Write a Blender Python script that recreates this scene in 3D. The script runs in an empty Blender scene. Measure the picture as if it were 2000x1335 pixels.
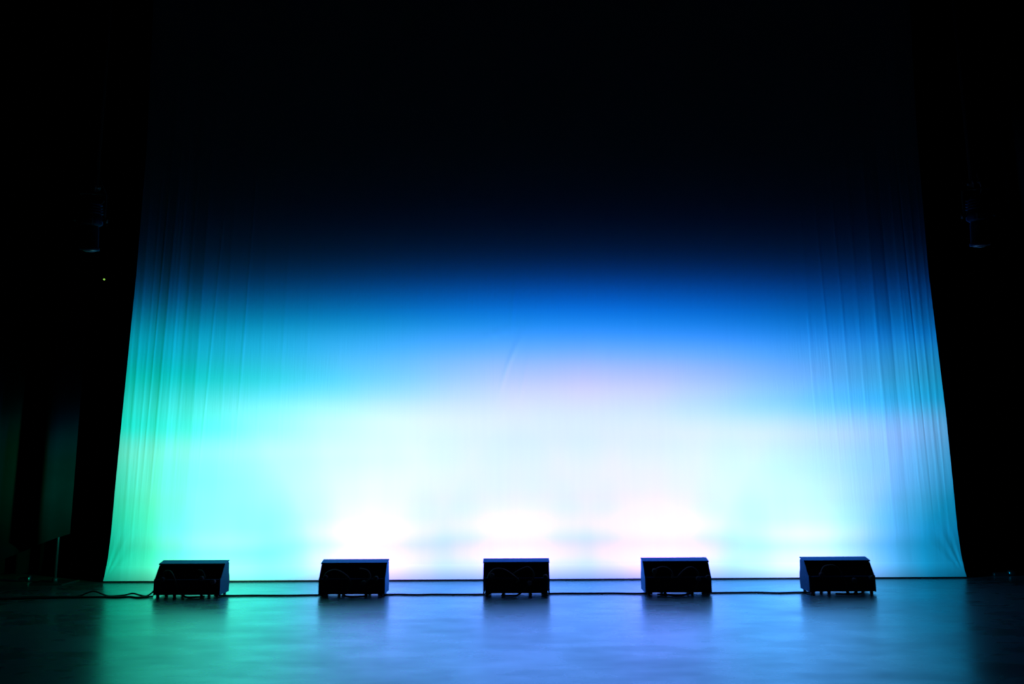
import bpy, bmesh, math, random
import numpy as np
from mathutils import Vector, Matrix

scene = bpy.context.scene
COL = scene.collection
R = math.radians

# ------------------------------------------------------------------ camera
cam_data = bpy.data.cameras.new('camera')
cam_data.sensor_width = 36.0
cam_data.lens = 28.0
cam_data.clip_end = 100
cam_data.dof.use_dof = True
cam_data.dof.focus_distance = 18.0
cam_data.dof.aperture_fstop = 1.4
cam = bpy.data.objects.new('camera', cam_data)
COL.objects.link(cam)
cam.matrix_world = (Matrix.Translation((0, 0, 1.2)) @ Matrix.Rotation(R(90 + 8.75), 4, 'X')
                    @ Matrix.Rotation(R(-0.3), 4, 'Z'))
scene.camera = cam

# ------------------------------------------------------------------ world, exposure
world = bpy.data.worlds.new('dark_hall')
scene.world = world
world.use_nodes = True
world.node_tree.nodes['Background'].inputs[0].default_value = (0.10, 0.25, 1.0, 1)
world.node_tree.nodes['Background'].inputs[1].default_value = 0.0
scene.view_settings.view_transform = 'Standard'
scene.view_settings.look = 'None'
scene.view_settings.exposure = 0.0
scene.view_settings.gamma = 1.0
scene.view_settings.use_curve_mapping = False

# Photometry of the cyclorama units: an asymmetric trough reflector throws each of the
# green and blue cells up the cloth; red is added to mimic overexposed white.  (angle in degrees, red, green, blue)
#maxerr 0.006563883854483699
#maxerr 0.010416946836896313
BEAM_RED = [(-30.0, 0.0, 0.0, 0.0),
    (-5.0, 0.65966, 0.65966, 0.65966),
    (0.0, 0.65966, 0.65966, 0.65966),
    (10.0, 0.51178, 0.51178, 0.51178),
    (20.0, 0.75385, 0.75385, 0.75385),
    (30.0, 0.71155, 0.71155, 0.71155),
    (37.85, 0.84405, 0.84405, 0.84405),
    (41.55, 0.93838, 0.93838, 0.93838),
    (54.0, 1.43637, 1.43637, 1.43637),
    (59.0, 1.92427, 1.92427, 1.92427),
    (60.95, 2.28873, 2.28873, 2.28873),
    (63.0, 2.74654, 2.74654, 2.74654),
    (65.5, 2.13457, 2.13457, 2.13457),
    (66.0, 1.62248, 1.62248, 1.62248),
    (66.5, 1.23325, 1.23325, 1.23325),
    (67.0, 0.93739, 0.93739, 0.93739),
    (67.5, 0.71251, 0.71251, 0.71251),
    (67.75, 0.49293, 0.49293, 0.49293),
    (67.95, 0.3671, 0.3671, 0.3671),
    (68.2, 0.25397, 0.25397, 0.25397),
    (68.45, 0.1757, 0.1757, 0.1757),
    (68.9, 0.09052, 0.09052, 0.09052),
    (69.35, 0.04538, 0.04538, 0.04538),
    (69.7, 0.02637, 0.02637, 0.02637),
    (70.0, 0.01655, 0.01655, 0.01655),
    (70.55, 0.00708, 0.00708, 0.00708),
    (71.15, 0.00293, 0.00293, 0.00293),
    (71.65, 0.00143, 0.00143, 0.00143),
    (73.25, 0.00018, 0.00018, 0.00018),
    (74.65, 3e-05, 3e-05, 3e-05),
    (77.5, 0.0, 0.0, 0.0),
    (90.0, 0.0, 0.0, 0.0)]
BEAM_GREEN_BLUE = [(-30.0, 0.0, 0.0, 0.0),
    (-5.0, 0.0, 0.50407, 1.28306),
    (10.0, 0.0, 0.45412, 1.15415),
    (20.0, 0.0, 0.57133, 1.50229),
    (30.0, 0.0, 0.65819, 1.59734),
    (40.0, 0.0, 0.80066, 1.88813),
    (48.0, 0.0, 1.06431, 2.5458),
    (52.85, 0.0, 1.31035, 3.02185),
    (59.0, 0.0, 1.72609, 3.85743),
    (63.0, 0.0, 2.21608, 4.72163),
    (65.5, 0.0, 2.40382, 4.88567),
    (67.5, 0.0, 2.38454, 5.09036),
    (69.0, 0.0, 2.45593, 4.89113),
    (70.5, 0.0, 2.31169, 4.71436),
    (71.5, 0.0, 2.29452, 5.50834),
    (72.5, 0.0, 2.45596, 6.5399),
    (73.5, 0.0, 2.06256, 7.34035),
    (74.0, 0.0, 1.58987, 6.29894),
    (74.5, 0.0, 1.22551, 5.40528),
    (74.8, 0.0, 0.94565, 4.23542),
    (75.1, 0.0, 0.7297, 3.31874),
    (75.65, 0.0, 0.44311, 2.00573),
    (75.95, 0.0, 0.32619, 1.40388),
    (76.5, 0.0, 0.18602, 0.72991),
    (77.1, 0.0, 0.0988, 0.37767),
    (77.75, 0.0, 0.04998, 0.18934),
    (78.4, 0.0, 0.02544, 0.09854),
    (79.55, 0.0, 0.00781, 0.032),
    (80.9, 0.0, 0.00198, 0.00889),
    (82.05, 0.0, 0.00062, 0.00298),
    (84.15, 0.0, 7e-05, 0.00041),
    (90.0, 0.0, 0.0, 0.0)]
BEAM_LATERAL = [(0.0, 0.9891, 1.0, 0.9966),
    (5.0, 0.982, 1.0258, 1.0192),
    (10.0, 0.975, 1.0516, 1.0418),
    (15.0, 1.0072, 1.0822, 1.0666),
    (20.0, 1.0395, 1.1128, 1.0915),
    (25.0, 1.0147, 1.1873, 1.1249),
    (30.0, 0.9899, 1.2618, 1.1584),
    (35.0, 0.9952, 1.3484, 1.1889),
    (40.0, 1.0006, 1.4351, 1.2194),
    (45.0, 0.7838, 1.5269, 1.2402),
    (50.0, 0.5669, 1.6187, 1.261),
    (55.0, 0.3105, 1.6885, 1.2887),
    (60.0, 0.054, 1.7583, 1.3164),
    (65.0, 0.0292, 1.8058, 1.3451),
    (70.0, 0.0043, 1.8534, 1.3738),
    (75.0, 0.0023, 1.8891, 1.3993),
    (80.0, 0.0002, 1.1228, 0.8311),
    (85.0, 0.0001, 0.3208, 0.2375),
    (90.0, 0.0, 0.0, 0.0)]
UNIT_LEVELS = [[0.31, 2.1782, 0.5313],
    [1.2067, 0.718, 1.1403],
    [1.2407, 0.8123, 1.2779],
    [1.3977, 0.7494, 1.3684],
    [0.7375, 1.2302, 1.2461]]
RED_TILT = [6.171, -0.372, -5.279, -4.433, 2.42]
UNIT_TILT = [-0.068, 1.49, -1.179, -1.166, 1.249]

UNIT_X = [-3.025, -1.497, 0.029, 1.53, 3.05]
UNIT_Y = 7.64
LAMP_GAIN = 1.0
LAMP_WATTS = 4 * math.pi ** 2 / 0.76


def make_lamp(index, parent):
    """the real light of one unit: a small lamp at its aperture with the beam profile above"""
    ld = bpy.data.lights.new('cyclorama_lamp', 'POINT')
    ld.energy = LAMP_WATTS * LAMP_GAIN
    ld.shadow_soft_size = 0.03
    ld.use_nodes = True
    nt = ld.node_tree
    nt.nodes.clear()
    L = nt.links.new
    tc = nt.nodes.new('ShaderNodeTexCoord')
    sep = nt.nodes.new('ShaderNodeSeparateXYZ')
    L(tc.outputs['Normal'], sep.inputs[0])

    def m(op, a, b=None):
        n = nt.nodes.new('ShaderNodeMath')
        n.operation = op
        for i, v in enumerate((a, b)):
            if v is None:
                continue
            if isinstance(v, (int, float)):
                n.inputs[i].default_value = v
            else:
                L(v, n.inputs[i])
        return n.outputs[0]
    x, y, z = sep.outputs
    elev = m('ARCTAN2', z, y)
    side = m('ARCTAN2', m('ABSOLUTE', x), m('SQRT', m('ADD', m('MULTIPLY', y, y), m('MULTIPLY', z, z))))

    def ramp(fac, rows, peak):
        n = nt.nodes.new('ShaderNodeValToRGB')
        cr = n.color_ramp
        lo, hi = rows[0][0], rows[-1][0]
        while len(cr.elements) < len(rows):
            cr.elements.new(0.5)
        for el, r in zip(cr.elements, rows):
            el.position = (r[0] - lo) / (hi - lo)
        for el, r in zip(cr.elements, rows):
            el.color = (r[1] / peak, r[2] / peak, r[3] / peak, 1)
        L(m('DIVIDE', m('SUBTRACT', fac, R(lo)), R(hi - lo)), n.inputs[0])
        return n.outputs[0]

    def mul(a, b):
        n = nt.nodes.new('ShaderNodeVectorMath')
        n.operation = 'MULTIPLY'
        L(a, n.inputs[0])
        if isinstance(b, tuple):
            n.inputs[1].default_value = b
        else:
            L(b, n.inputs[1])
        return n.outputs[0]
    pv = max(max(r[1:]) for r in BEAM_RED + BEAM_GREEN_BLUE)
    pl = max(max(r[1:]) for r in BEAM_LATERAL)
    # added red share, tilted on its own to shape the overexposed white area
    vert = nt.nodes.new('ShaderNodeVectorMath')
    vert.operation = 'ADD'
    L(mul(ramp(m('ADD', elev, R(RED_TILT[index])), BEAM_RED, pv), (1, 0, 0)), vert.inputs[0])
    L(mul(ramp(m('ADD', elev, R(UNIT_TILT[index])), BEAM_GREEN_BLUE, pv), (0, 1, 1)), vert.inputs[1])
    c = mul(vert.outputs[0], ramp(side, BEAM_LATERAL, pl))
    c = mul(c, tuple(w * pv * pl for w in UNIT_LEVELS[index]))
    em = nt.nodes.new('ShaderNodeEmission')
    L(c, em.inputs['Color'])
    out = nt.nodes.new('ShaderNodeOutputLight')
    L(em.outputs[0], out.inputs[0])
    o = bpy.data.objects.new('cyclorama_lamp', ld)
    COL.objects.link(o)
    o.parent = parent
    o.location = (0, 0.262, 0.24)
    return o


# ------------------------------------------------------------------ materials
def mat(name, color, rough=0.5, metal=0.0, spec=0.5, noise=0.0, scale=20.0, bump=0.0, bscale=60.0, stretch=(1, 1, 1)):
    m = bpy.data.materials.new(name)
    m.use_nodes = True
    nt = m.node_tree
    b = nt.nodes['Principled BSDF']
    b.inputs['Base Color'].default_value = (*color, 1)
    b.inputs['Roughness'].default_value = rough
    b.inputs['Metallic'].default_value = metal
    b.inputs['Specular IOR Level'].default_value = spec
    if noise or bump:
        tc = nt.nodes.new('ShaderNodeTexCoord')
        mp = nt.nodes.new('ShaderNodeMapping')
        mp.inputs['Scale'].default_value = stretch
        nt.links.new(tc.outputs['Object'], mp.inputs[0])
    if noise:
        n = nt.nodes.new('ShaderNodeTexNoise')
        n.inputs['Scale'].default_value = scale
        n.inputs['Detail'].default_value = 4
        nt.links.new(mp.outputs[0], n.inputs['Vector'])
        mx = nt.nodes.new('ShaderNodeMix')
        mx.data_type = 'RGBA'
        mx.inputs[6].default_value = (*[c * (1 - noise) for c in color], 1)
        mx.inputs[7].default_value = (*[min(1, c * (1 + noise)) for c in color], 1)
        nt.links.new(n.outputs[0], mx.inputs[0])
        nt.links.new(mx.outputs[2], b.inputs['Base Color'])
    if bump:
        n2 = nt.nodes.new('ShaderNodeTexNoise')
        n2.inputs['Scale'].default_value = bscale
        n2.inputs['Detail'].default_value = 3
        nt.links.new(mp.outputs[0], n2.inputs['Vector'])
        bp = nt.nodes.new('ShaderNodeBump')
        bp.inputs['Strength'].default_value = bump
        bp.inputs['Distance'].default_value = 0.01
        nt.links.new(n2.outputs[0], bp.inputs['Height'])
        nt.links.new(bp.outputs[0], b.inputs['Normal'])
    return m


def paint(name, diffuse, sheen, ior, rough, noise=0.25, scale=40):
    """blue-black enamel: dark body under a tinted gloss coat"""
    m = bpy.data.materials.new(name)
    m.use_nodes = True
    nt = m.node_tree
    L = nt.links.new
    nt.nodes.remove(nt.nodes['Principled BSDF'])
    out = nt.nodes['Material Output']
    df = nt.nodes.new('ShaderNodeBsdfDiffuse')
    df.inputs['Color'].default_value = (*diffuse, 1)
    gl = nt.nodes.new('ShaderNodeBsdfGlossy')
    fr = nt.nodes.new('ShaderNodeFresnel')
    fr.inputs['IOR'].default_value = ior
    ms = nt.nodes.new('ShaderNodeMixShader')
    tc = nt.nodes.new('ShaderNodeTexCoord')
    n = nt.nodes.new('ShaderNodeTexNoise')
    n.inputs['Scale'].default_value = scale
    n.inputs['Detail'].default_value = 3
    L(tc.outputs['Object'], n.inputs['Vector'])
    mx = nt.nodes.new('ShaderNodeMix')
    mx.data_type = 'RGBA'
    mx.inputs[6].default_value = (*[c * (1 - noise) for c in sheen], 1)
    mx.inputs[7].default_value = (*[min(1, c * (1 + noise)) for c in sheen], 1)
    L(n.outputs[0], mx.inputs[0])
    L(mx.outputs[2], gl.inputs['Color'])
    gl.inputs['Roughness'].default_value = rough
    L(fr.outputs[0], ms.inputs[0])
    L(df.outputs[0], ms.inputs[1])
    L(gl.outputs[0], ms.inputs[2])
    L(ms.outputs[0], out.inputs['Surface'])
    return m


M = {
    'cloth': mat('white_cyclorama_cloth', (0.76, 0.76, 0.76), 0.95, spec=0.0, noise=0.02, scale=3, bump=0.10, bscale=9, stretch=(6, 1, 0.35)),
    'hem': mat('white_hem_cloth', (0.80, 0.80, 0.80), 0.95, spec=0.0, noise=0.02, scale=3),
    'velvet': mat('black_velvet', (0.006, 0.006, 0.006), 1.0, spec=0.0, noise=0.3, scale=8),
    'serge': mat('black_wool_serge', (0.010, 0.012, 0.014), 1.0, spec=0.05, noise=0.3, scale=4),
    'wall': mat('matt_black_wall_paint', (0.006, 0.006, 0.006), 0.9, spec=0.1, noise=0.3, scale=3),
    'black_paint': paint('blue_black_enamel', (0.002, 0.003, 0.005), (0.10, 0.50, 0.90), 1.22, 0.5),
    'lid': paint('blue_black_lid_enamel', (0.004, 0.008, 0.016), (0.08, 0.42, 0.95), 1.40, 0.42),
    'rubber': mat('black_rubber', (0.01, 0.01, 0.01), 0.55, spec=0.4, noise=0.2, scale=30),
    'plug': mat('blue_black_connector', (0.03, 0.035, 0.06), 0.35, spec=0.5, noise=0.2, scale=50),
    'steel': mat('brushed_steel', (0.35, 0.35, 0.36), 0.35, 1.0, noise=0.2, scale=40),
    'dark_steel': mat('dark_pipe_steel', (0.02, 0.02, 0.02), 0.5, 0.2, noise=0.2, scale=40),
    'glass': mat('lens_glass', (0.12, 0.13, 0.15), 0.08, spec=0.8, noise=0.1, scale=10),
}


def floor_material():
    m = bpy.data.materials.new('black_stage_floor')
    m.use_nodes = True
    nt = m.node_tree
    L = nt.links.new
    b = nt.nodes['Principled BSDF']
    tc = nt.nodes.new('ShaderNodeTexCoord')

    def noise(scale, stretch, detail=5, rot=0.0):
        mp = nt.nodes.new('ShaderNodeMapping')
        mp.inputs['Scale'].default_value = stretch
        mp.inputs['Rotation'].default_value = (0, 0, rot)
        L(tc.outputs['Object'], mp.inputs[0])
        n = nt.nodes.new('ShaderNodeTexNoise')
        n.inputs['Scale'].default_value = scale
        n.inputs['Detail'].default_value = detail
        n.inputs['Roughness'].default_value = 0.6
        L(mp.outputs[0], n.inputs['Vector'])
        return n.outputs[0]

    def rng(v, a, b_, c, d):
        n = nt.nodes.new('ShaderNodeMapRange')
        for i, q in enumerate((a, b_, c, d)):
            n.inputs[i + 1].default_value = q
        L(v, n.inputs[0])
        return n.outputs[0]

    def add(a, b_):
        n = nt.nodes.new('ShaderNodeMath')
        n.operation = 'ADD'
        L(a, n.inputs[0])
        L(b_, n.inputs[1])
        return n.outputs[0]
    patches = noise(1.1, (1, 1, 1), 3)
    scuff = noise(2.2, (0.8, 2.4, 1), 3, R(62))
    scuff2 = noise(2.2, (0.8, 2.4, 1), 3, R(-58))
    fine = noise(30.0, (1, 1, 1), 4)
    mixed = add(add(rng(patches, 0.3, 0.7, -0.06, 0.06), rng(scuff, 0.3, 0.7, -0.05, 0.05)),
                add(rng(scuff2, 0.3, 0.7, -0.05, 0.05), rng(patches, 0.3, 0.7, -0.02, 0.02)))
    out = nt.nodes['Material Output']
    nt.nodes.remove(b)
    df = nt.nodes.new('ShaderNodeBsdfDiffuse')
    gl = nt.nodes.new('ShaderNodeBsdfGlossy')
    gl.distribution = 'MULTI_GGX'
    fr = nt.nodes.new('ShaderNodeFresnel')
    fr.inputs['IOR'].default_value = FLOOR_IOR
    ms = nt.nodes.new('ShaderNodeMixShader')
    L(rng(mixed, -0.3, 0.3, FLOOR_ROUGH - 0.12, FLOOR_ROUGH + 0.12), gl.inputs['Roughness'])
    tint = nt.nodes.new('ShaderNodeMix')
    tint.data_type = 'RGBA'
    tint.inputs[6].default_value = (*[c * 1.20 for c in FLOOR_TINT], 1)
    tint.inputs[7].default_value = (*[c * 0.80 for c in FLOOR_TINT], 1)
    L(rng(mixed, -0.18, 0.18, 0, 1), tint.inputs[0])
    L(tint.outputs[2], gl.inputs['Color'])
    L(fr.outputs[0], ms.inputs[0])
    L(df.outputs[0], ms.inputs[1])
    L(gl.outputs[0], ms.inputs[2])
    L(ms.outputs[0], out.inputs['Surface'])
    vo = nt.nodes.new('ShaderNodeTexVoronoi')           # a few small dark spots of dirt
    vo.inputs['Scale'].default_value = 1.7
    L(tc.outputs['Object'], vo.inputs['Vector'])
    cm = nt.nodes.new('ShaderNodeMix')
    cm.data_type = 'RGBA'
    cm.inputs[6].default_value = (0.008, 0.008, 0.008, 1)
    cm.inputs[7].default_value = (0.012, 0.020, 0.022, 1)
    L(rng(vo.outputs['Distance'], 0.02, 0.05, 0, 1), cm.inputs[0])
    L(cm.outputs[2], df.inputs['Color'])
    bp = nt.nodes.new('ShaderNodeBump')
    bp.inputs['Strength'].default_value = 0.02
    bp.inputs['Distance'].default_value = 0.01
    L(fine, bp.inputs['Height'])
    L(bp.outputs[0], gl.inputs['Normal'])
    return m


FLOOR_ROUGH = 0.28
FLOOR_IOR = 1.75
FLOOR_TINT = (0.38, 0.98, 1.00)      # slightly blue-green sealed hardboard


# ------------------------------------------------------------------ helpers
def obj(name, bm, material, parent=None, smooth=False):
    me = bpy.data.meshes.new(name)
    bm.to_mesh(me)
    bm.free()
    if smooth:
        for p in me.polygons:
            p.use_smooth = True
    me.materials.append(material)
    o = bpy.data.objects.new(name, me)
    COL.objects.link(o)
    o.parent = parent
    return o


def thing(name, label, cat, loc=(0, 0, 0), rotz=0.0, group=None):
    o = bpy.data.objects.new(name, None)
    o.empty_display_size = 0.1
    COL.objects.link(o)
    o.location = loc
    o.rotation_euler = (0, 0, rotz)
    tag(o, label, cat, group)
    return o


def tag(o, label=None, cat=None, group=None, kind=None):
    for k, v in (('label', label), ('category', cat), ('group', group), ('kind', kind)):
        if v:
            o[k] = v
    return o


def box(bm, x0, x1, y0, y1, z0, z1, bevel=0.0):
    r = bmesh.ops.create_cube(bm, size=1.0)
    vs = r['verts']
    for v in vs:
        v.co = Vector(((x0 + x1) / 2 + v.co.x * (x1 - x0), (y0 + y1) / 2 + v.co.y * (y1 - y0), (z0 + z1) / 2 + v.co.z * (z1 - z0)))
    if bevel:
        es = list({e for v in vs for e in v.link_edges})
        bmesh.ops.bevel(bm, geom=es, offset=bevel, segments=2, affect='EDGES', profile=0.5)


def prism_x(bm, prof, x0, x1, bevel=0.0):
    """profile of (y, z) points extruded along x"""
    a = [bm.verts.new((x0, y, z)) for y, z in prof]
    b = [bm.verts.new((x1, y, z)) for y, z in prof]
    n = len(prof)
    fs = [bm.faces.new(a), bm.faces.new(list(reversed(b)))]
    for i in range(n):
        fs.append(bm.faces.new((a[(i + 1) % n], a[i], b[i], b[(i + 1) % n])))
    bmesh.ops.recalc_face_normals(bm, faces=fs)
    if bevel:
        es = list({e for f in fs for e in f.edges})
        bmesh.ops.bevel(bm, geom=es, offset=bevel, segments=2, affect='EDGES', profile=0.5)


def lathe(bm, prof, seg=20, mtx=Matrix()):
    """profile of (radius, height) revolved about z, then moved by mtx"""
    rings = []
    for r, h in prof:
        rings.append([bm.verts.new(mtx @ Vector((r * math.cos(2 * math.pi * k / seg), r * math.sin(2 * math.pi * k / seg), h))) for k in range(seg)])
    fs = []
    for a, b in zip(rings, rings[1:]):
        for k in range(seg):
            fs.append(bm.faces.new((a[k], a[(k + 1) % seg], b[(k + 1) % seg], b[k])))
    fs.append(bm.faces.new(rings[0]))
    fs.append(bm.faces.new(rings[-1]))
    bmesh.ops.recalc_face_normals(bm, faces=fs)


def spline(pts, n=8):
    """Catmull-Rom through the points"""
    P = [Vector(p) for p in pts]
    P = [2 * P[0] - P[1]] + P + [2 * P[-1] - P[-2]]
    out = []
    for i in range(1, len(P) - 2):
        a, b, c, d = P[i - 1:i + 3]
        for k in range(n):
            t = k / n
            out.append(0.5 * ((2 * b) + (c - a) * t + (2 * a - 5 * b + 4 * c - d) * t * t + (3 * b - a - 3 * c + d) * t ** 3))
    out.append(P[-2])
    return out


def tube(bm, pts, r, seg=8, n=8):
    path = spline(pts, n) if n > 1 else [Vector(p) for p in pts]
    rings = []
    up = Vector((0.13, 0.31, 0.94)).normalized()
    for i, p in enumerate(path):
        t = (path[min(i + 1, len(path) - 1)] - path[max(i - 1, 0)]).normalized()
        u = t.cross(up).normalized()
        w = u.cross(t)
        rings.append([bm.verts.new(p + r * (math.cos(2 * math.pi * k / seg) * u + math.sin(2 * math.pi * k / seg) * w)) for k in range(seg)])
    fs = []
    for a, b in zip(rings, rings[1:]):
        for k in range(seg):
            fs.append(bm.faces.new((a[k], a[(k + 1) % seg], b[(k + 1) % seg], b[k])))
    fs += [bm.faces.new(rings[0]), bm.faces.new(rings[-1])]
    bmesh.ops.recalc_face_normals(bm, faces=fs)


def grid_mesh(name, X, Y, Z, material, parent=None):
    """2-D arrays of coordinates -> smooth quad sheet"""
    nr, nc = X.shape
    me = bpy.data.meshes.new(name)
    co = np.stack([X, Y, Z], -1).reshape(-1, 3).astype(np.float32)
    i = np.arange(nr * nc).reshape(nr, nc)
    q = np.stack([i[:-1, :-1], i[:-1, 1:], i[1:, 1:], i[1:, :-1]], -1).reshape(-1)
    nq = (nr - 1) * (nc - 1)
    me.vertices.add(len(co))
    me.vertices.foreach_set('co', co.ravel())
    me.loops.add(nq * 4)
    me.loops.foreach_set('vertex_index', q.astype(np.int32))
    me.polygons.add(nq)
    me.polygons.foreach_set('loop_start', np.arange(0, nq * 4, 4, dtype=np.int32))
    me.update(calc_edges=True)
    me.validate()
    me.polygons.foreach_set('use_smooth', np.ones(nq, bool))
    me.materials.append(material)
    o = bpy.data.objects.new(name, me)
    COL.objects.link(o)
    o.parent = parent
    return o


# ------------------------------------------------------------------ the stage house
ROOM = (-9.0, 9.0, -7.0, 9.8, 8.2)   # x0 x1 y0 y1 height
x0, x1, y0, y1, hz = ROOM
for nm, b, mm in (('floor', (x0, x1, y0, y1, -0.12, 0.0), floor_material()),
                  ('ceiling', (x0, x1, y0, y1, hz, hz + 0.12), M['wall']),
                  ('wall_back', (x0, x1, y1, y1 + 0.12, -0.12, hz + 0.12), M['wall']),
                  ('wall_front', (x0, x1, y0 - 0.12, y0, -0.12, hz + 0.12), M['wall']),
                  ('wall_left', (x0 - 0.12, x0, y0 - 0.12, y1 + 0.12, -0.12, hz + 0.12), M['wall']),
                  ('wall_right', (x1, x1 + 0.12, y0 - 0.12, y1 + 0.12, -0.12, hz + 0.12), M['wall'])):
    bm = bmesh.new()
    box(bm, *b)
    tag(obj(nm, bm, mm), kind='structure')

# ------------------------------------------------------------------ the cyclorama cloth
CLOTH_Y = 8.63
FOLD = 0.34
rng_ = np.random.default_rng(11)


def cloth_edges(z):
    """left and right edge of the cloth: pinned at the floor corners, drawn in a little above"""
    zl = np.array([0.0, 0.08, 0.25, 0.5, 1.0, 1.7, 3.3, 4.8, 6.7, 8.2])
    xl = np.array([-4.30, -4.285, -4.265, -4.25, -4.24, -4.22, -4.17, -4.15, -4.19, -4.22])
    xr = np.array([4.755, 4.735, 4.715, 4.70, 4.695, 4.685, 4.63, 4.635, 4.69, 4.72])
    return np.interp(z, zl, xl), np.interp(z, zl, xr)


def folds(X, Z):
    """relief of the hanging cloth: long soft vertical folds near both sides, creases, corner tension"""
    D = np.zeros_like(X)

    def ridge(xc, w, amp, za, zb, lean=0.0, soft=0.35):
        env = 1 / (1 + np.exp(-(Z - za) / soft)) * 1 / (1 + np.exp((Z - zb) / soft))
        u = (X - xc - lean * (Z - 2.0)) / (w * .68)
        return FOLD * amp * env * np.exp(-u * u)
    # named folds, from the left edge and from the right edge inwards
    for xc, w, a, za, zb, ln in ((-4.10, .030, -.0050, .2, 7, .012), (-4.00, .020, -.0045, .5, 6, .02), (-3.93, .016, -.0050, 1.0, 7, .03),
                                 (-3.83, .022, -.0055, .8, 5.5, .03), (-3.72, .022, -.0045, 1.2, 7, .02), (-3.60, .028, -.0050, 1.0, 7, .02),
                                 (-3.45, .030, -.0045, 1.5, 6, .02), (-3.32, .018, -.0045, .9, 4.4, .045), (-3.15, .030, -.0035, 1.8, 6, .015),
                                 (-2.96, .022, -.0050, 1.6, 5.5, .03), (-2.75, .030, -.0030, 1.8, 5, .01), (-2.52, .03, -.0030, 1.9, 5.6, .02),
                                 (-2.25, .026, -.0018, 2.0, 4.6, .01), (-1.90, .022, -.0015, 2.2, 4.2, .01), (-1.40, .020, -.0012, 2.2, 3.6, .01),
                                 (-1.05, .016, -.0012, 2.2, 3.4, .01),
                                 (3.28, .030, -.0030, 1.6, 4.2, -.015), (3.48, .022, -.0040, 1.4, 4.5, -.03), (3.66, .024, -.0040, 1.6, 5, -.02),
                                 (3.83, .035, -.0045, 1.3, 6, -.015), (4.02, .030, -.0045, .8, 6, -.012), (4.18, .030, .0045, 1.0, 6, -.012),
                                 (4.32, .026, -.0040, .8, 6, -.015), (4.43, .014, .0060, .9, 6.5, -.022), (4.52, .026, -.0045, .3, 6.5, -.015),
                                 (4.60, .020, -.0040, .4, 6, -.01)):
        D += ridge(xc, w, a, za, zb, ln)
    # many faint ones
    for side in (-1, 1):
        for k in range(70):
            t = rng_.random() ** 1.6
            xc = (-4.2 + 2.4 * t) if side < 0 else (4.62 - 1.7 * t)
            za = rng_.uniform(0.1, 2.6)
            D += ridge(xc, rng_.uniform(.010, .03), rng_.uniform(-.0016, .0010) * (1 - .7 * t), za, za + rng_.uniform(.8, 3.5), side * -rng_.uniform(0, .035), .2)
    for k in range(60):
        za = rng_.uniform(1.8, 3.1)
        D += ridge(rng_.uniform(-2.4, 3.2), rng_.uniform(.010, .022), rng_.uniform(-.0007, .0004), za, za + rng_.uniform(.2, .8), rng_.uniform(-.02, .02), .1)
    # broad billow of the sides
    D += .003 * np.exp(-((X + 3.7) / .35) ** 2) * np.sin(X * 17) + .002 * np.exp(-((X - 4.2) / .3) ** 2) * np.sin(X * 15 + 1)
    # creases in the middle
    for cx, cz, ang, ln, w, a in ((-.05, 2.25, 72, .30, .020, -.0030), (.02, 2.42, 64, .22, .018, -.0024), (-.18, 2.62, 20, .22, .012, -.0016),
                                  (.12, 2.10, 80, .22, .02, -.0018), (.75, 2.30, 86, .28, .018, -.0014), (.02, 2.95, 84, .3, .02, -.002),
                                  (1.05, 2.28, 70, .2, .016, -.0010)):
        c, s = math.cos(R(ang)), math.sin(R(ang))
        u = (X - cx) * c + (Z - cz) * s
        v = -(X - cx) * s + (Z - cz) * c
        D += a * np.exp(-(u / ln) ** 2 - (v / w) ** 2)
    # tension lines rising from the two pinned corners
    for cx, sg, st in ((-4.29, 1, .28), (4.74, -1, .45)):
        for ang, a, w in ((48, -.0040, .016), (58, .0035, .016), (66, -.0050, .018), (73, .0040, .02), (79, -.004, .02)):
            c, s = math.cos(R(ang)) * sg, math.sin(R(ang))
            u = (X - cx) * c + Z * s
            v = -(X - cx) * s + Z * c
            D += st * a * np.exp(-(v / (w * (.5 + u.clip(0, 2)))) ** 2) * np.exp(-((u - .28) / .26) ** 2)
    return D


xs = np.unique(np.concatenate([np.linspace(0, .24, 330), np.linspace(.24, .82, 330), np.linspace(.82, 1, 250)]))
zs = np.concatenate([np.linspace(.017, .6, 24), np.linspace(.6, 4.6, 100)[1:], np.linspace(4.6, hz - .06, 40)[1:]])
T_, Z_ = np.meshgrid(xs, zs)
el, er = cloth_edges(Z_)
X_ = el + (er - el) * T_
Y_ = CLOTH_Y + folds(X_, Z_)
cyc = thing('cyclorama', 'tall white cyclorama cloth glowing green to blue across the back of the stage', 'backdrop', (0.22, CLOTH_Y, 0))
grid_mesh('cloth', X_ - .22, Y_ - CLOTH_Y, Z_, M['cloth'], cyc)
hz_i = zs < 0.17
grid_mesh('hem', X_[hz_i] - .22, Y_[hz_i] - CLOTH_Y - .004, Z_[hz_i], M['hem'], cyc)
bm = bmesh.new()
tube(bm, [(-4.6, 0.03, hz - .06), (4.7, 0.03, hz - .06)], .024, 10, 1)
obj('batten', bm, M['dark_steel'], cyc)
bm = bmesh.new()
tube(bm, [(-4.5, .03, .008), (4.52, .03, .008)], .008, 8, 1)
obj('bottom_pipe', bm, M['dark_steel'], cyc)


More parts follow.
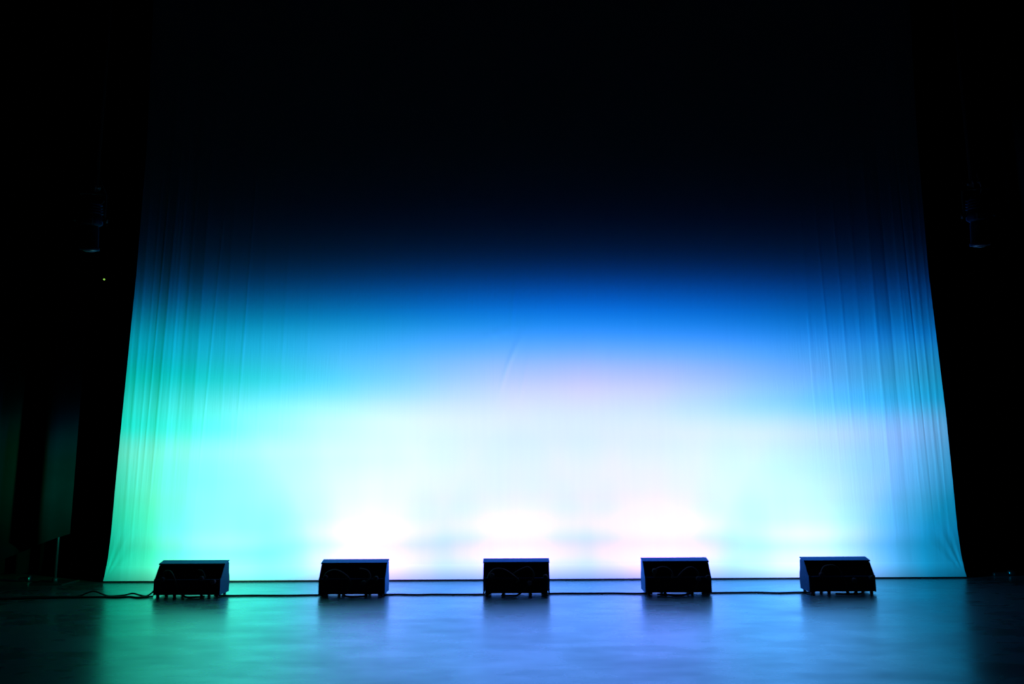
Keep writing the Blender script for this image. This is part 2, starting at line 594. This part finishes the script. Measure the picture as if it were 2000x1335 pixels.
# ------------------------------------------------------------------ black masking curtains
def drape(name, label, xa, xb, y, zfun, m, n_folds, depth, seed):
    rg = np.random.default_rng(seed)
    nx, nz = max(60, n_folds * 12), 40
    t = np.linspace(0, 1, nx)
    v = np.linspace(0, 1, nz)
    Tt, Vv = np.meshgrid(t, v)
    X = xa + (xb - xa) * Tt
    zb = zfun(X)
    Z = zb + (hz - .04 - zb) * Vv
    ph = np.cumsum(rg.uniform(.6, 1.4, nx))
    ph = ph / ph[-1] * n_folds * 2 * math.pi
    Y = depth * np.sin(ph)[None, :] * (1 - .35 * Vv) + .35 * depth * np.sin(2.3 * ph + 1)[None, :] * (1 - Vv)
    cx = (xa + xb) / 2
    o = thing(name, label, 'curtain', (cx, y, 0))
    grid_mesh('drape', X - cx, Y, Z, m, o)
    return o


drape('stage_curtain', 'black masking curtain at far left with a raised slanting hem, faintly lit teal', -8.4, -4.50, 8.3,
      lambda X: np.interp(X, [-8.4, -5.9, -5.2, -4.63, -4.50], [.02, .04, .27, .49, .53]), M['serge'], 5, .035, 3)
drape('stage_curtain', 'black masking curtain behind the left edge of the glowing cloth, reaching the floor', -7.5, -4.05, 9.3,
      lambda X: 0 * X + .015, M['velvet'], 12, .06, 5)
drape('stage_curtain', 'black masking curtain beside the right edge of the glowing cloth', 4.50, 8.6, 9.3,
      lambda X: 0 * X + .015, M['velvet'], 13, .06, 7)


# ------------------------------------------------------------------ the five floor lights
FW = 0.303     # half width over the body


def base_parts(root):
    """shared parts of a unit in local coordinates: y = 0 is the face towards the hall, +y the cloth"""
    bm = bmesh.new()
    box(bm, -FW + .012, FW - .012, .0, .232, .022, .158, .004)
    obj('lower_housing', bm, M['black_paint'], root)
    bm = bmesh.new()
    prism_x(bm, [(.014, .158), (.096, .288), (.196, .304), (.214, .295), (.228, .158)], -FW + .005, FW - .005, .002)
    obj('upper_housing', bm, M['black_paint'], root)
    bm = bmesh.new()
    box(bm, -FW + .014, FW - .014, -.004, .016, .152, .162, .002)
    obj('ledge', bm, M['lid'], root)
    bm = bmesh.new()
    prism_x(bm, [(.088, .282), (.092, .296), (.192, .318), (.206, .316), (.206, .306)], -FW - .010, FW + .010, .0015)
    obj('top_lid', bm, M['lid'], root)
    for s in (-1, 1):
        bm = bmesh.new()
        prism_x(bm, [(-.006, .021), (-.006, .165), (.012, .172), (.090, .278), (.196, .298), (.214, .288), (.222, .20),
                     (.238, .165), (.244, .11), (.238, .06), (.238, .021)], s * FW - .006, s * FW + .006, .002)
        obj('end_plate', bm, M['black_paint'], root)
    for fx in (-.275, -.12, .13, .275):
        for fy in (.022, .212):
            bm = bmesh.new()
            lathe(bm, [(.012, 0), (.017, .004), (.015, .022)], 10, Matrix.Translation((fx, fy, 0)))
            obj('foot', bm, M['rubber'], root, True)
    for k in range(4):
        bm = bmesh.new()
        cxl = -.21 + .14 * k
        prism_x(bm, [(.212, .175), (.204, .285), (.212, .286), (.236, .176)], cxl - .06, cxl + .06, .003)
        obj('lens', bm, M['glass'], root)


def cable_loop(root, pts, r=.009):
    bm = bmesh.new()
    tube(bm, pts, r, 8, 8)
    return obj('power_lead', bm, M['rubber'], root, True)


def connector(root, x, z, y=-.006, tilt=0.0):
    bm = bmesh.new()
    lathe(bm, [(.014, 0), (.018, .006), (.018, .030), (.022, .032), (.022, .046), (.012, .050)], 14,
          Matrix.Translation((x, y + .012, z)) @ Matrix.Rotation(tilt, 4, 'Y') @ Matrix.Rotation(R(90), 4, 'X'))
    return obj('connector', bm, M['plug'], root, True)


UNIT_LABELS = ['black floor light in the green glow, leftmost of five, two loose cables at its left',
               'black floor light between the green and the blue glow, second of five from the left',
               'black floor light in the middle of the row with two overlapping cable loops',
               'black floor light second of five from the right, its left end plate lit blue',
               'black floor light rightmost of five, at the pale blue right side of the cloth']
LOOPS = [  # rear lead loops of each unit: lists of local (x, y, z)
    [[(-.235, .02, .165), (-.23, .02, .225), (-.18, .035, .232), (-.13, .0, .19), (-.085, -.018, .10), (-.05, -.03, .045), (.02, -.04, .011), (.10, -.03, .010), (.17, .0, .010)],
     [(.075, .05, .238), (.115, .042, .232), (.150, .02, .19), (.150, -.004, .155)]],
    [[(-.255, .0, .150), (-.245, .01, .205), (-.18, .04, .235), (-.10, .028, .215), (-.03, .0, .165), (-.01, -.022, .10), (-.06, -.04, .030), (-.02, -.05, .010), (.08, -.05, .010), (.15, -.02, .012)],
     [(.06, .05, .245), (.13, .042, .230), (.165, .018, .185), (.150, -.010, .145), (.11, -.02, .12)]],
    [[(-.265, .0, .150), (-.25, .012, .195), (-.20, .038, .235), (-.12, .042, .232), (-.04, .02, .190), (.02, -.012, .145), (.00, -.02, .12)],
     [(-.03, .03, .19), (.03, .045, .225), (.10, .055, .250), (.145, .042, .225), (.160, .012, .175), (.12, -.02, .11), (.02, -.045, .02), (-.06, -.045, .010), (-.14, -.02, .010)]],
    [[(-.215, .0, .150), (-.21, .030, .215), (-.14, .05, .245), (-.08, .045, .232), (-.05, .02, .19), (-.06, -.01, .15)],
     [(.0, .0, .165), (.06, .03, .215), (.12, .048, .242), (.17, .040, .225), (.19, .01, .17), (.14, -.03, .05), (.04, -.05, .010), (-.10, -.045, .010), (-.2, -.01, .010)]],
    [[(-.195, -.006, .150), (-.185, .012, .195), (-.14, .048, .240), (-.07, .055, .252), (-.02, .05, .235), (.01, .02, .18), (.02, -.012, .12), (.03, -.04, .02), (.08, -.05, .010), (.16, -.03, .010)],
     [(.10, .0, .15), (.12, -.02, .10), (.10, -.045, .02), (.02, -.055, .010), (-.08, -.03, .010)]],
]
PLUGS = [[(-.225, .165, 0), (.135, .172, 0), (.255, .146, 0)], [(-.245, .175, 0), (.115, .13, 0), (.225, .165, 0)],
         [(-.225, .185, 0), (.12, .12, 0), (.270, .172, 0)], [(-.215, .215, 0), (.18, .15, 0), (.275, .160, 0)],
         [(-.19, .175, .2), (.10, .13, 0), (.26, .150, 0)]]

proto = None
for i, ux in enumerate(UNIT_X):
    root = thing('floor_light', UNIT_LABELS[i], 'light', (ux, UNIT_Y, 0), 0, 'cyclorama floor lights in a row')
    if proto is None:
        proto = root
        base_parts(root)
        shared = list(root.children)
    else:
        for ch in shared:
            c = ch.copy()
            COL.objects.link(c)
            c.parent = root
    for pts in LOOPS[i]:
        cable_loop(root, pts)
    for px, pz, tl in PLUGS[i]:
        yy = -.004 if pz < .16 else .014 + (pz - .158) * .63
        connector(root, px, pz, yy - .012, tl)
    make_lamp(i, root)

# ------------------------------------------------------------------ cables on the floor
link_labels = ['black cable lying on the floor between the leftmost and second floor lights',
               'black cable lying on the floor between the second and middle floor lights',
               'black cable lying on the floor between the middle and fourth floor lights',
               'black cable lying on the floor between the fourth and rightmost floor lights']
rnd = random.Random(4)
CY = .0095
for i in range(4):
    xa, xb = UNIT_X[i] + FW - .07, UNIT_X[i + 1] - FW + .07
    n = 7
    pts = []
    for k in range(n):
        t = k / (n - 1)
        pts.append((xa + (xb - xa) * t, UNIT_Y + .065 + rnd.uniform(-.022, .022) * (0 < k < n - 1), CY - .001))
    bm = bmesh.new()
    tube(bm, pts, .0085, 8, 8)
    o = obj('link_cable', bm, M['rubber'], None, True)
    tag(o, link_labels[i], 'cable', 'cables linking the floor lights')

bm = bmesh.new()
tube(bm, [(-3.342, 7.70, .075), (-3.375, 7.70, .035), (-3.42, 7.69, .009), (-3.50, 7.74, .009), (-3.58, 7.76, .022), (-3.66, 7.74, .009), (-3.78, 7.71, .008),
          (-3.85, 7.71, .030), (-3.92, 7.71, .052), (-3.99, 7.71, .034), (-4.06, 7.70, .009), (-4.25, 7.69, .008), (-4.55, 7.65, .008), (-5.0, 7.56, .008), (-5.8, 7.5, .008)], .008, 8, 8)
tag(obj('feed_cable', bm, M['rubber'], None, True), 'thin black cable arching off the floor left of the leftmost light', 'cable')
bm = bmesh.new()
tube(bm, [(-3.345, 7.665, .010), (-3.45, 7.60, .009), (-3.56, 7.66, .009), (-3.66, 7.62, .009), (-3.80, 7.655, .009), (-4.0, 7.645, .009), (-4.3, 7.62, .010), (-4.6, 7.59, .009),
          (-5.0, 7.49, .009), (-5.8, 7.42, .009)], .009, 8, 8)
tag(obj('feed_cable', bm, M['rubber'], None, True), 'thicker black cable lying flat on the floor left of the leftmost light', 'cable')


# ------------------------------------------------------------------ spotlights hung at the sides
def spotlight(label, loc, rotz, tilt, pipe_label):
    """loc = clamp on the pipe; the barrel points down towards the stage"""
    t = thing('spotlight', label, 'spotlight', loc, rotz, 'spotlights hung at the sides')
    # hook clamp round the pipe
    bm = bmesh.new()
    prof = []
    for k in range(11):
        a = R(-60 + 27 * k)
        prof.append((math.cos(a) * .036, math.sin(a) * .036))
    tube(bm, [(p[0], p[1], 0) for p in prof], .011, 8, 2)
    box(bm, -.016, .016, -.075, -.032, -.020, .020, .004)
    obj('hook_clamp', bm, M['dark_steel'], t, True)
    bm = bmesh.new()
    lathe(bm, [(.008, 0), (.008, .03), (.020, .032), (.020, .044), (.008, .046)], 10, Matrix.Translation((.014, -.052, 0)) @ Matrix.Rotation(R(90), 4, 'Y'))
    obj('clamp_knob', bm, M['dark_steel'], t, True)
    # yoke
    bm = bmesh.new()
    pts = [(-.125, -.10, -.36), (-.125, -.10, -.12), (-.105, -.095, -.09), (0, -.085, -.075), (.105, -.095, -.09), (.125, -.10, -.12), (.125, -.10, -.36)]
    for a, b in zip(pts, pts[1:]):
        pass
    tube(bm, pts, .012, 6, 6)
    box(bm, -.014, .014, -.09, -.05, -.085, -.012, .002)
    obj('yoke', bm, M['dark_steel'], t)
    piv = Matrix.Translation((0, -.10, -.36)) @ Matrix.Rotation(tilt, 4, 'X')
    bm = bmesh.new()
    lathe(bm, [(.030, .20), (.062, .19), (.085, .15), (.095, .06), (.110, .02), (.110, -.04), (.085, -.06)], 20, piv)
    obj('lamp_house', bm, M['black_paint'], t, True)
    bm = bmesh.new()
    for k in range(4):
        zz = .145 - .028 * k
        lathe(bm, [(.092 + .003 * k, zz), (.106 + .002 * k, zz + .003), (.106 + .002 * k, zz + .008), (.092 + .003 * k, zz + .011)], 20, piv)
    obj('cooling_fin', bm, M['black_paint'], t, True)
    bm = bmesh.new()
    lathe(bm, [(.075, -.05), (.080, -.10), (.080, -.27), (.090, -.275), (.090, -.30), (.076, -.302)], 20, piv)
    obj('barrel', bm, M['black_paint'], t, True)
    bm = bmesh.new()
    lathe(bm, [(.074, -.298), (.060, -.312), (.035, -.320), (.010, -.323)], 20, piv)
    obj('lens', bm, M['glass'], t, True)
    for s in (-1, 1):
        bm = bmesh.new()
        lathe(bm, [(.012, .105), (.012, .135), (.024, .138), (.024, .155), (.010, .158)], 12, piv @ Matrix.Rotation(s * R(90), 4, 'Y'))
        obj('tilt_knob', bm, M['rubber'], t, True)
    bm = bmesh.new()
    box(bm, -.05, .05, -.125, -.108, -.05, .005, .003)
    bmesh.ops.transform(bm, matrix=piv, verts=bm.verts)
    obj('shutter_handle', bm, M['dark_steel'], t)
    bm = bmesh.new()
    tube(bm, [tuple(piv @ Vector((.0, .03, .19))), (.05, .05, -.14), (.09, .03, -.05), (.05, -.02, .06), (.03, -.01, .18)], .007, 6, 8)
    obj('power_lead', bm, M['rubber'], t, True)
    # the pipe that carries it
    bm = bmesh.new()
    lathe(bm, [(.024, -.045), (.024, hz - loc[2])], 14)
    p = obj('hanging_pipe', bm, M['wall'], None, True)
    p.location = (loc[0], loc[1], loc[2])
    tag(p, pipe_label, 'pipe')


spotlight('black spotlight pointing down, hung in the dark left of the cloth', (-4.20, 7.72, 3.98), R(14), R(8),
          'black vertical pipe carrying the spotlight at the left')
spotlight('black spotlight pointing down, hung in the dark right of the cloth', (4.66, 7.72, 3.98), R(-14), R(8),
          'black vertical pipe carrying the spotlight at the right')

# ------------------------------------------------------------------ small things in the wings
t = thing('pilot_light', 'tiny green pilot light on a black box high at the left of the cloth', 'light', (-4.80, 9.16, 3.37))
bm = bmesh.new()
box(bm, -.07, .07, 0, .06, -.10, .10, .006)
obj('box', bm, M['black_paint'], t)
g = bpy.data.materials.new('green_led')
g.use_nodes = True
gb = g.node_tree.nodes['Principled BSDF']
gb.inputs['Base Color'].default_value = (.1, .2, .03, 1)
gb.inputs['Emission Color'].default_value = (.35, .8, .10, 1)
gb.inputs['Emission Strength'].default_value = 0.7
bm = bmesh.new()
lathe(bm, [(.011, 0), (.011, .006), (.007, .011)], 12, Matrix.Translation((0, 0, .01)) @ Matrix.Rotation(R(90), 4, 'X'))
obj('led', bm, g, t, True)
bm = bmesh.new()
tube(bm, [(0, .03, .10), (.0, .03, .5), (0, .03, hz - 3.38)], .006, 6, 2)
obj('drop_cable', bm, M['rubber'], t)

t = thing('floor_stand', 'thin steel stand pole standing under the raised hem of the left curtain', 'stand', (-4.80, 8.62, 0))
bm = bmesh.new()
lathe(bm, [(.014, .015), (.014, 1.3), (.010, 1.305)], 14)
obj('pole', bm, M['steel'], t, True)
bm = bmesh.new()
box(bm, -.17, .17, -.17, .17, 0, .012, .003)
obj('base_plate', bm, M['dark_steel'], t)
bm = bmesh.new()
lathe(bm, [(.026, .012), (.026, .05), (.016, .055)], 14)
obj('collar', bm, M['dark_steel'], t, True)

t = thing('floor_plug', 'small grey metal plug lying on the floor at far left', 'plug', (-5.17, 8.72, 0))
bm = bmesh.new()
lathe(bm, [(.020, -.06), (.026, -.05), (.026, .02), (.020, .03)], 12, Matrix.Translation((0, 0, .026)) @ Matrix.Rotation(R(90), 4, 'Y'))
obj('body', bm, M['steel'], t, True)
bm = bmesh.new()
lathe(bm, [(.030, .02), (.034, .025), (.034, .05), (.028, .055)], 12, Matrix.Translation((0, 0, .034)) @ Matrix.Rotation(R(90), 4, 'Y'))
obj('locking_ring', bm, M['steel'], t, True)

t = thing('cable_connector', 'small grey cable connector lying on the floor at far right', 'plug', (5.20, 8.78, 0))
bm = bmesh.new()
box(bm, -.08, .08, -.025, .025, 0, .035, .008)
obj('body', bm, M['steel'], t)
bm = bmesh.new()
lathe(bm, [(.020, .08), (.030, .09), (.030, .14), (.022, .15)], 12, Matrix.Translation((.0, 0, .030)) @ Matrix.Rotation(R(90), 4, 'Y'))
obj('collar', bm, M['steel'], t, True)
